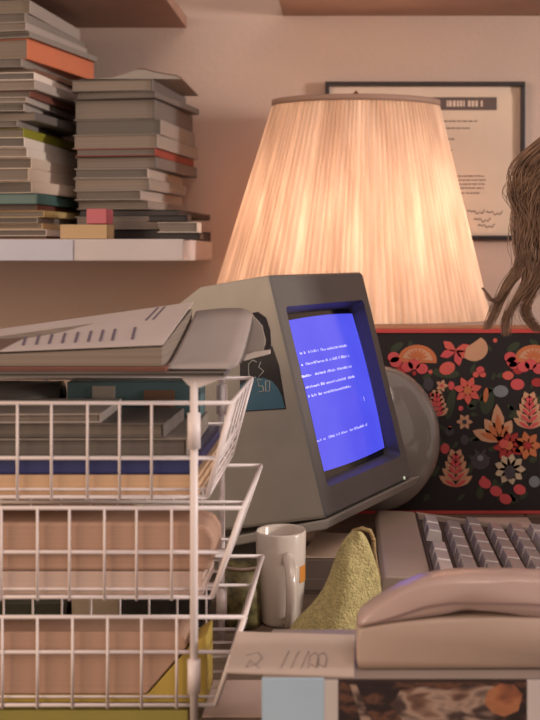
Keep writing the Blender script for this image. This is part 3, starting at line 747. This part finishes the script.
# scribbled papers
def sheet(name, label, pts, z0, th, mt, ink=None, cat='paper'):
    t = MB(); t.prism(pts, z0, z0+th, mt, lambda a, b, d: Vector((a, b, d)))
    if ink: ink(t, z0+th)
    cx = sum(p[0] for p in pts)/len(pts); cy = sum(p[1] for p in pts)/len(pts)
    return tag(t.build(name, origin=(cx, cy, z0)), label, cat)
INKM = mat('grey_ink', (140, 124, 120), .7, .05)
def scr(m, z_):
    def ln(p): m.tube([(X(a, (F*.3205)/(b-255)), (F*.3205)/(b-255), z_+.0001) for a, b in p], .0004, INKM, 4)
    for k in range(3): ln([(289+k*10, 651), (286+k*10, 656), (281+k*10, 668)])
    ln([(246, 655), (258, 652), (262, 657), (256, 664), (246, 667), (250, 660), (260, 668)])
    for q in (308, 316): ln([(q, 668), (q+2, 655), (q+8, 652), (q+11, 658), (q+9, 667), (q+3, 664)])
block('envelope', 'pinkish envelope on the desk between wire trays and blue book spine', 'envelope', (X(208, .99)-.0, .95, zt+.0005), (X(262, .83)-.002, 1.03, zt+.002), mat('pinkish_paper', (190, 166, 156), .8, .05), 0)
sheet('scribbled_sheet', 'cream sheet with pen scribbles lying left of the telephone', [(X(226, .85), .848), (X(354, .84), .838), (X(355, .93), .93), (X(236, .932), .938)], CZ-.3222, .0012, CREAM, scr)
# grey low box behind the mug, sheet on it
t = thing('drawer_box', 'low grey box with a drawer gap behind the mug', 'box', (X(322, 1.3), 1.34, zt))
m = MB(); m.box((-.035, -.04, .0), (.04, .04, .040), mat('drawer_grey', (124, 112, 104), .5, .05)); m.build('body', t, .001)
m = MB(); m.box((-.032, -.042, .004), (.037, -.04, .018), mat('drawer_grey', (124, 112, 104))); m.build('drawer', t, .0008)
sheet('loose_paper', 'beige loose paper on the low grey box under the monitor', [(X(300, 1.32), 1.305), (.0, 1.305), (.012, 1.41), (X(318, 1.4), 1.42)], zt+.0405, .002, mat('beige_paper', (232, 206, 184), .8, .04))
# mottled green tin behind trays
t = thing('tin_can', 'mottled green and brown tin behind the right end of the wire trays', 'tin', (X(243, 1.19), 1.19, zt))
TIN = mat('mottled_tin', (112, 104, 66), .5, .7, 90)
m = MB(); m.lathe([(0, 0), (.020, 0), (.020, .066), (.0185, .066), (.0185, .004), (0, .004)], (0, 0, 0), TIN, 28); m.build('body', t)
m = MB(); m.lathe([(.0195, .064), (.0212, .064), (.0212, .067), (.0195, .067)], (0, 0, 0), BEIGE, 28); m.build('rim', t)
# things seen through the gap between trays
block('dark_book', 'dark green book lying behind the tray tower, seen through the wires', 'book', (-.42, 1.16, zt+.0005), (-.30, 1.30, zt+.034), mat('dark_green_cloth', (56, 56, 44), .6, .2), .002)
block('cream_carton', 'cream carton behind the tray tower, seen through the wires', 'box', (-.295, 1.165, zt+.0005), (-.245, 1.28, zt+.046), mat('cream_card', (196, 180, 160), .7, .05), .001)
block('black_box', 'black box behind the tray tower, right of the cream carton', 'box', (-.24, 1.16, zt+.0005), (-.16, 1.27, zt+.036), mat('black_card', (50, 46, 44), .6, .3, 60), .001)

# yellow cloth leaning on the keyboard
m = MB(); CL = mat('yellow_terry', (188, 174, 120), .95, .18, 160, .9, 420)
rows_ = [(650, 284, 372, 1.11), (632, 286, 378, 1.113), (618, 296, 381, 1.118), (604, 312, 382, 1.122), (588, 324, 382, 1.126), (572, 330, 379, 1.13), (557, 335, 374, 1.134), (545, 340, 370, 1.138), (536, 346, 366, 1.142), (531, 352, 361, 1.145)]
vs = []; ny = 12
for side in (0, 1):
    for i, (py, xa, xb, D) in enumerate(rows_):
        for j in range(ny+1):
            v = j/ny; d = D-.016*math.sin(math.pi*v)+.004*math.sin(v*7+i*.6)+(.006 if side else 0)
            q = P(xa+(xb-xa)*v, py, d); q.z = max(q.z, zt+.0008); vs.append(q)
n = ny+1; N = len(rows_)*n; L = len(rows_)
fs = [(s*N+i*n+j, s*N+i*n+j+1, s*N+(i+1)*n+j+1, s*N+(i+1)*n+j) for s in (0, 1) for i in range(L-1) for j in range(ny)]
fs += [(j, j+1, N+j+1, N+j) for j in range(ny)]+[((L-1)*n+j, (L-1)*n+j+1, N+(L-1)*n+j+1, N+(L-1)*n+j) for j in range(ny)]
fs += [(i*n, (i+1)*n, N+(i+1)*n, N+i*n) for i in range(L-1)]+[(i*n+ny, (i+1)*n+ny, N+(i+1)*n+ny, N+i*n+ny) for i in range(L-1)]
m.add(vs, fs, CL, True); o = m.build('yellow_cloth', None, origin=(0, 1.2, zt)); ss = o.modifiers.new('s', 'SUBSURF'); ss.levels = ss.render_levels = 1
tag(o, 'rough yellow cloth slumped against the left side of the keyboard', 'cloth')
m = MB(); m.tube([P(a, b, 1.148) for a, b in ((350, 538), (354, 531), (362, 528.5), (370, 531), (373.5, 540), (374, 552), (376, 566), (379, 580))], .0026, mat('loop_tan', (160, 134, 92), .9, .15, 120, .6, 400), 8)
lo = m.build('hanging_loop', o); lo.matrix_parent_inverse = Matrix.Translation(-o.location)

# ---------------------------------------------------------------- keyboard
def keyboard():
    x0, x1, y0, y1 = .033, .262, 1.172, 1.475
    t = thing('computer_keyboard', 'beige computer keyboard seen end-on behind the telephone', 'keyboard', ((x0+x1)/2, (y0+y1)/2, zt), 0)
    ox, oy = t.location.x, t.location.y
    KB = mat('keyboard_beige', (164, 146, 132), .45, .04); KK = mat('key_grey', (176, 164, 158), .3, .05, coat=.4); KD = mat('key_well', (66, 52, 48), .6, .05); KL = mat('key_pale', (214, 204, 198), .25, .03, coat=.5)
    ztop = lambda x: .056-(x-.10)*.10 if x > .10 else .056
    m = MB()
    pr = [(x0, .0006), (x1, .0006), (x1, .022), (x1-.012, ztop(x1-.012)-.012), (.092, ztop(.092)-.010), (.086, .056), (x0+.004, .058), (x0, .054)]
    m.prism([(a-ox, b) for a, b in pr], y0-oy, y1-oy, KB, lambda a, b, d: Vector((a, d, b))); m.build('body', t, .002)
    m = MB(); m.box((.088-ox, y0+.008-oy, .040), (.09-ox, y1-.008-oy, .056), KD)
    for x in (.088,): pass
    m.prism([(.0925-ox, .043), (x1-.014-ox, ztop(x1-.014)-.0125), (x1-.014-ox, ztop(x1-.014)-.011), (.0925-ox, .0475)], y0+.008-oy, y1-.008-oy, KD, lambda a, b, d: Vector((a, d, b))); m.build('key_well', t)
    # end panels raised beside the keys
    for ya in (y0, y1-.008):
        m = MB(); m.prism([(.088-ox, .03), (x1-.004-ox, .02), (x1-.004-ox, ztop(x1)-.008), (.088-ox, .056)], ya-oy, ya+.008-oy, KB, lambda a, b, d: Vector((a, d, b))); m.build('end_panel', t, .001)
    km = {}
    def keymesh(l, mt):
        k = (round(l, 4), mt.name)
        if k in km: return km[k]
        m = MB(); a, b, h = .0104, l/2-.0018, .015
        vs = [(-a, -b, 0), (a, -b, 0), (a, b, 0), (-a, b, 0), (-a+.0028, -b+.0028, h), (a-.0028, -b+.0028, h-.001), (a-.0028, b-.0028, h-.001), (-a+.0028, b-.0028, h)]
        m.add(vs, [(0, 3, 2, 1), (4, 5, 6, 7), (0, 1, 5, 4), (1, 2, 6, 5), (2, 3, 7, 6), (3, 0, 4, 7)], mt)
        o = m.build('key', t, .0012); km[k] = o; return o
    r_ = random.Random(4)
    for r in range(6):
        x = .104+.0278*r
        y = y0+.012+(.006*r % .02)
        k = 0
        while y < y1-.035:
            l = .043 if not (r in (1, 3) and k == 0) else .062
            if r == 5 and k == 2: l = .13
            if y+l > y1-.009: break
            if not (r == 0 and k == 3):
                mt = KL if (r == 0 or (r == 2 and k in (7,)) or (r == 5)) else KK
                src = keymesh(l, mt)
                if src.get('used'):
                    o = src.copy(); C.objects.link(o)
                else: o = src; o['used'] = 1
                o.location = (x-ox, y+l/2-oy, ztop(x)-.010); o.rotation_euler = (0, math.radians(5), 0)
            y += l; k += 1
    for o in bpy.data.objects:
        if 'used' in o: del o['used']
keyboard()
block('loose_envelope', 'pinkish envelope lying before the floral box', 'envelope', (X(478, 1.62), 1.56, zt+.0005), (.268, 1.66, zt+.004), mat('pink_envelope', (212, 184, 168), .7, .04), 0)

# ---------------------------------------------------------------- telephone on the picture book
def phone():
    x0, x1, y0, y1 = X(357, .855), .215, .855, .905
    zb = CZ-.322
    t = thing('telephone', 'beige desk telephone at the lower right, standing on a picture book', 'telephone', ((x0+x1)/2, (y0+y1)/2, zb))
    ox, oy = t.location.x, t.location.y
    def pt(px, py): return (X(px, .855)-ox, (Z(py, .855)-zb))
    def shell(prof, ya, yb, mt, name, bev, inset=.010, n=6):
        m = MB(); k = len(prof); vs = []
        cx = sum(p[0] for p in prof)/k; cz = sum(p[1] for p in prof)/k
        for (yy, s) in ((ya, inset), (ya+inset*.35, inset*.35), (ya+inset, 0), (yb-inset, 0), (yb-inset*.35, inset*.35), (yb, inset)):
            for a, b in prof:
                v = Vector((a-cx, b-cz)); L = v.length; v = v*(max(0, L-s)/L) if L > 0 else v
                vs.append((cx+v.x, yy-oy, max(.0005, cz+v.y)))
        fs = [tuple(range(k))[::-1], tuple(range(5*k, 6*k))]+[(r*k+i, r*k+(i+1) % k, (r+1)*k+(i+1) % k, (r+1)*k+i) for r in range(5) for i in range(k)]
        m.add(vs, fs, mt, True); return m.build(name, t, 0)
    R = x1-ox
    base = [pt(358, 671.5), pt(356.5, 660), pt(356.5, 640), pt(358, 632), pt(360, 629)]+[pt(400, 623), pt(440, 619), pt(500, 618), pt(560, 619)]+[(R-.002, .034), (R, .025), (R, .0008), pt(364, 673)]
    o = shell(base, y0, y1, BEIGE, 'base', 0, .003)
    # dark strip standing in for the shadow line under the base
    m = MB(); m.box((x0+.004-ox, y0+.002-oy, .0), (x1-.004-ox, y1-.004-oy, .0012), mat('phone_shadow_gap', (70, 46, 40), .7, .05)); m.build('foot_shadow', t)
    # handset: long arched bar
    top = [pt(357, 629), pt(358.5, 624), pt(363, 618), pt(372, 611), pt(386, 602), pt(402, 593), pt(422, 585), pt(446, 580), pt(475, 578.5), pt(520, 579), pt(570, 582), (R-.012, .058), (R-.002, .045), (R, .037)]
    bot = [(R-.03, .0362), pt(528, 617.4), pt(520, 615.5), pt(500, 613.5), pt(470, 613.5), pt(445, 615.5), pt(430, 618.0), pt(395, 622.3), pt(362, 627.5)]
    shell(top+bot, y0+.002, y0+.036, mat('handset_beige', (176, 150, 142), .3, .03, 20, coat=.3), 'handset', 0, .0055)
    # handset seam, keypad and cradle behind
    m = MB(); m.tube([(a, y0-oy+.0005, b) for a, b in (pt(359, 627.5), pt(395, 617), pt(425, 607), pt(450, 603), pt(520, 604), pt(600, 607))], .0006, mat('seam', (130, 106, 98), .6, .05), 5); m.build('handset_seam', t)
phone()

def picture_book():
    x0, x1, y0, y1 = X(262, .835), .205, .835, .948
    z1 = CZ-.3225; z0 = z1-.050
    t = thing('picture_book', 'thick book with dark pictorial spine under the telephone', 'book', ((x0+x1)/2, (y0+y1)/2, z0))
    T = t.location
    DK = mat('jacket_dark', (52, 38, 36), .3, .2, coat=.3); LB = mat('jacket_light_blue', (172, 196, 214), .35, .03); JW = mat('jacket_white', (200, 190, 186), .4, .03)
    GT = mat('jacket_grey_top', (142, 128, 120), .4, .05)
    m = MB(); m.box((x0+.003, y0+.003, z0+.002), (x1-.003, y1, z1-.002), palP[2]); o = m.build('page_block', t); o.location = -T
    m = MB(); m.box((x0, y0, z1-.002), (x1, y1, z1), GT); m.box((x0, y0, z0), (x1, y1, z0+.002), GT)
    o = m.build('cover', t, .0006); o.location = -T
    m = MB()
    sx = lambda p: X(p, y0)
    m.box((sx(262), y0-.0012, z0), (sx(324), y0+.002, z1+.001), LB)
    m.box((sx(324), y0-.0008, z0), (sx(338), y0+.002, z1), JW)
    m.box((sx(338), y0-.0008, z0), (sx(527), y0+.002, z1), DK)
    m.box((sx(527), y0-.0008, z0), (x1, y0+.002, z1), JW)
    # painted scene on the jacket: loose brush patches
    def paint(name, cols_, sc, seed):
        k = mat(name, (60, 45, 40), .35, .1, coat=.3); nt = k.node_tree
        mp = [n for n in nt.nodes if n.type == 'MAPPING'][0]; mp.inputs['Location'].default_value = (seed, seed, seed); mp.inputs['Scale'].default_value = (1, 1, 2.2)
        n = [n for n in nt.nodes if n.type == 'TEX_NOISE' and n.inputs['Vector'].is_linked][0]; n.inputs['Scale'].default_value = sc; n.inputs['Distortion'].default_value = .3; n.inputs['Detail'].default_value = 2
        cr = [n for n in nt.nodes if n.type == 'VALTORGB'][0].color_ramp
        while len(cr.elements) < len(cols_): cr.elements.new(.5)
        for e, (p, c) in zip(cr.elements, cols_): e.position = p; e.color = rgb(*c)
        return k
    A = paint('painting_dark', [(.0, (34, 26, 28)), (.48, (46, 34, 32)), (.58, (104, 70, 54)), (.66, (60, 44, 42)), (.78, (130, 98, 80))], 45, 3)
    B = paint('painting_figures', [(.0, (48, 36, 36)), (.38, (72, 56, 52)), (.5, (168, 142, 126)), (.62, (112, 82, 68)), (.75, (60, 48, 50))], 34, 7)
    Cc = paint('painting_orange', [(.0, (120, 76, 52)), (.45, (170, 112, 78)), (.6, (150, 92, 64)), (.8, (90, 60, 50))], 40, 5)
    m.box((sx(339), y0-.0010, z0+.001), (sx(526), y0-.0007, z1-.0015), A)
    def patch(pts, mt, l): m.prism([(sx(a), Z(b, y0)) for a, b in pts], y0-.0010-.0002*l, y0-.0008, mt, lambda a, b, d: Vector((a, d, b)))
    patch([(392, 706), (400, 690), (425, 686), (446, 690), (470, 684), (496, 686), (512, 692), (508, 712), (486, 724), (440, 724), (404, 722)], B, 1)
    patch([(484, 702), (488, 690), (500, 683), (514, 684), (522, 694), (518, 710), (504, 716), (492, 712)], Cc, 2)
    patch([(350, 684), (356, 684), (372, 722), (362, 724)], B, 1)
    o = m.build('dust_jacket', t); o.location = -T
    magazine(.21, .838, zt+.0005, .272, .108, .0265, 0, CM['grey'], palP[0], 'grey book beneath the picture book with pictorial spine', None, 'book', cat='book')
picture_book()

# ---------------------------------------------------------------- person at the right (only the hair reaches the picture)
def person():
    t = thing('person', 'person at the right edge, only wavy brown hair in view', 'person', (.62, 1.33, 0))
    T = t.location
    SK = mat('skin', (196, 150, 128), .5, .05); JM = mat('dark_jumper', (70, 52, 60), .9, .15, 60, .5, 300); HR = mat('brown_hair', (138, 108, 86), .42, .35, 60)
    hc = Vector((.40, 1.40, CZ+.07))
    V = {'pel': ((.66, 1.33, .55), .13), 'wa': ((.63, 1.33, .70), .11), 'ch': ((.59, 1.335, .90), .125), 'up': ((.55, 1.345, 1.03), .10), 'ne': ((.50, 1.36, 1.09), .05), 'nt': ((.455, 1.375, 1.14), .047),
         'sl': ((.56, 1.19, 1.02), .058), 'sr': ((.56, 1.50, 1.02), .058), 'el': ((.60, 1.13, .79), .040), 'er': ((.60, 1.54, .79), .040), 'wl': ((.415, 1.15, .770), .027), 'wr': ((.425, 1.49, .770), .027),
         'hl': ((.68, 1.24, .52), .085), 'hr': ((.68, 1.42, .52), .085), 'kl': ((.33, 1.22, .50), .062), 'kr': ((.33, 1.43, .50), .062), 'al': ((.38, 1.21, .09), .04), 'ar': ((.38, 1.44, .09), .04), 'tl': ((.26, 1.20, .035), .03), 'tr': ((.26, 1.45, .035), .03)}
    E_ = [('pel', 'wa'), ('wa', 'ch'), ('ch', 'up'), ('up', 'ne'), ('ne', 'nt'), ('up', 'sl'), ('up', 'sr'), ('sl', 'el'), ('sr', 'er'), ('el', 'wl'), ('er', 'wr'), ('pel', 'hl'), ('pel', 'hr'), ('hl', 'kl'), ('hr', 'kr'), ('kl', 'al'), ('kr', 'ar'), ('al', 'tl'), ('ar', 'tr')]
    ks = list(V); me = bpy.data.meshes.new('body')
    me.from_pydata([tuple(Vector(V[k][0])-T) for k in ks], [(ks.index(a), ks.index(b)) for a, b in E_], [])
    b = bpy.data.objects.new('body', me); C.objects.link(b); b.parent = t; me.materials.append(JM)
    b.modifiers.new('skin', 'SKIN'); sv = me.skin_vertices[0].data
    for i, k in enumerate(ks): sv[i].radius = (V[k][1], V[k][1]); sv[i].use_root = (k == 'pel')
    s = b.modifiers.new('sub', 'SUBSURF'); s.levels = s.render_levels = 2
    # hands: palm and five bent fingers each
    def hand(nm, wr, side):
        H = {0: (Vector(wr), .022)}; E2 = []
        d = Vector((-1, -.10*side, -.12)).normalized(); sdv = Vector((0, side, 0))
        H[1] = (H[0][0]+d*.045, .026); E2.append((0, 1)); H[2] = (H[0][0]+d*.078, .024); E2.append((1, 2)); i = 3
        for q, ln in ((-.030, .058), (-.010, .070), (.011, .074), (.031, .066)):
            a = H[2][0]+sdv*q*.8+Vector((0, 0, -.002)); b = a+d*ln*.5+Vector((0, 0, .006)); c_ = b+d*ln*.32+Vector((0, 0, -.012)); e = c_+d*ln*.15+Vector((0, 0, -.018))
            for p, r_ in ((a, .010), (b, .0092), (c_, .0082), (e, .007)): H[i] = (p, r_); i += 1
            E2 += [(2, i-4), (i-4, i-3), (i-3, i-2), (i-2, i-1)]
        a = H[1][0]+sdv*.026; b = a+d*.03+sdv*.018+Vector((0, 0, -.006)); c_ = b+d*.026+sdv*.004+Vector((0, 0, -.006))
        for p, r_ in ((a, .012), (b, .0105), (c_, .009)): H[i] = (p, r_); i += 1
        E2 += [(1, i-3), (i-3, i-2), (i-2, i-1)]
        me = bpy.data.meshes.new(nm); me.from_pydata([tuple(H[k][0]-T) for k in range(i)], [], []); me.clear_geometry()
        me.from_pydata([tuple(H[k][0]-T) for k in range(i)], E2, []); me.materials.append(SK)
        o = bpy.data.objects.new(nm, me); C.objects.link(o); o.parent = t
        o.modifiers.new('skin', 'SKIN'); sv = me.skin_vertices[0].data
        for k in range(i): sv[k].radius = (H[k][1], H[k][1]*(.62 if k < 3 else 1)); sv[k].use_root = (k == 0)
        u = o.modifiers.new('sub', 'SUBSURF'); u.levels = u.render_levels = 2
    hand('hand', (.45, 1.15, .772), 1); hand('hand', (.46, 1.49, .772), -1)
    # head with face, looking to the left and down
    m = MB(); fw = Vector((-1, .15, -.3)).normalized(); up = Vector((-.3, 0, 1)); sd = fw.cross(up).normalized(); up = sd.cross(fw)
    vs = []; nu, nv = 28, 20
    for j in range(nv+1):
        for i in range(nu):
            th = math.pi*j/nv; ph = 2*math.pi*i/nu
            a, c_, u = math.sin(th)*math.cos(ph), math.sin(th)*math.sin(ph), math.cos(th)
            f = a*.095*(1 if u > 0 else 1-.1*u*u); s_ = c_*.075*(1+.12*min(0, u)*1.5); h = u*.118
            if a > .8 and abs(c_) < .22: f += .016*max(0, 1-abs(u+.12)/.22)
            if a > .7 and abs(u-.05) < .12 and .25 < abs(c_) < .55: f -= .006
            if a > .75 and abs(u+.42) < .08 and abs(c_) < .3: f += .004
            vs.append(hc+fw*f+sd*s_+up*h)
    m.add(vs, [(j*nu+i, j*nu+(i+1) % nu, (j+1)*nu+(i+1) % nu, (j+1)*nu+i) for j in range(nv) for i in range(nu)], SK, True)
    hd = m.build('head', t); hd.location = -T
    # hair cap and locks
    r_ = random.Random(9); m = MB()
    vs = []
    for j in range(9):
        for i in range(24):
            th = math.pi*.56*j/8; ph = 2*math.pi*i/24
            k = 1.10+.03*math.sin(ph*5+j)
            a, c_, u = math.sin(th)*math.cos(ph), math.sin(th)*math.sin(ph), math.cos(th)
            vs.append(hc-fw*.018+fw*a*.095*k+sd*c_*.085*k+up*u*.122*k)
    m.add(vs, [(j*24+i, j*24+(i+1) % 24, (j+1)*24+(i+1) % 24, (j+1)*24+i) for j in range(8) for i in range(24)], HR, True)
    def lock(cp, n, spread, r=.00055, wave=.0055, wl=2.2):
        cps = [P(*c) for c in cp]
        for s_ in range(n):
            o = Vector((r_.gauss(0, 1), r_.gauss(0, 1), r_.gauss(0, .6)))*spread; ph = r_.uniform(-.9, .9); am = wave*r_.uniform(.5, 1.3)
            pts = []; N = 26
            for k in range(N+1):
                u = k/N*(len(cps)-1); i = min(int(u), len(cps)-2); f = u-i
                p0, p1, p2, p3 = cps[max(i-1, 0)], cps[i], cps[i+1], cps[min(i+2, len(cps)-1)]
                q = .5*((2*p1)+(-p0+p2)*f+(2*p0-5*p1+4*p2-p3)*f*f+(-p0+3*p1-3*p2+p3)*f**3)
                tt = k/N; env = math.sin(math.pi*min(1, tt*1.15+.1))*.7+.3
                q = q+o*env+Vector((math.sin(tt*6.28*wl+ph), math.cos(tt*6.28*wl+ph), .3*math.sin(tt*12+ph)))*am
                pts.append(q)
            m.tube(pts, [r*(1-.75*(k/N)**2) for k in range(N+1)], HR, 3, cap=False)
    def lock3(pts3, n, spread, wave=.005, wl=2.2):
        global_pts = [((PX+F*p[0]/p[1]), PY-F*(p[2]-CZ)/p[1], p[1]) for p in pts3]
        lock(global_pts, n, spread, .0009, wave, wl)
    for k in range(16):
        a = math.radians(20+k*320/15)
        o_ = fw*math.cos(a)+sd*math.sin(a); back = max(0, -math.cos(a))
        p0 = hc+up*.125-fw*.02; p1 = hc-fw*.018+o_*.072+up*.098; p2 = hc-fw*.018+o_*.106+up*.02
        p3 = hc-fw*.02+o_*.112+Vector((.01, 0, -.07)); p4 = p3+Vector((.015*back, 0, -.09)); p5 = p4+Vector((.01, 0, -.08))
        lock3([p0, p1, p2, p3, p4, p5], 110, .0085)
    D = 1.36
    lock([(600, 110, 1.38), (566, 128, D), (540, 150, D), (524, 172, D), (526, 205, D), (518, 232, D), (522, 262, D), (512, 286, D), (498, 306, D), (484, 328, D)], 150, 0.0069)
    lock([(610, 110, 1.38), (572, 134, D), (550, 160, D), (534, 186, D), (530, 220, D), (520, 250, D), (530, 278, D), (520, 300, D), (508, 318, D), (503, 334, D)], 150, 0.0075)
    lock([(600, 130, 1.38), (575, 160, D), (552, 190, D), (545, 225, D), (540, 255, D), (536, 285, D), (528, 312, D), (536, 330, D)], 150, 0.01)
    lock([(600, 120, 1.38), (560, 150, D), (540, 176, D), (518, 196, D), (528, 222, D), (545, 250, D), (548, 290, D)], 150, 0.0075)
    lock([(520, 262, D), (508, 280, D), (500, 298, D), (491, 300, D), (486, 291, D), (482, 288, D)], 88, .0022, wave=.001)
    lock([(620, 130, 1.38), (600, 180, 1.38), (580, 230, 1.38), (585, 290, 1.38), (575, 340, 1.38)], 150, 0.0175)
    h = m.build('hair', t); h.location = -T
    h['label'] = 'wavy brown hair falling forward'
    # stool under the person
    st = thing('stool', 'padded stool under the person, beyond the right edge', 'stool', (.66, 1.33, 0))
    m = MB(); m.lathe([(0, .35), (.17, .35), (.19, .37), (.19, .39), (.16, .41), (0, .41)], (0, 0, 0), JM, 32); m.build('seat', st)
    for a in (45, 135, 225, 315):
        m = MB(); c, s_ = math.cos(math.radians(a)), math.sin(math.radians(a)); m.tube([(c*.11, s_*.11, .355), (c*.17, s_*.17, 0)], .012, WOOD, 10); m.build('leg', st)
person()
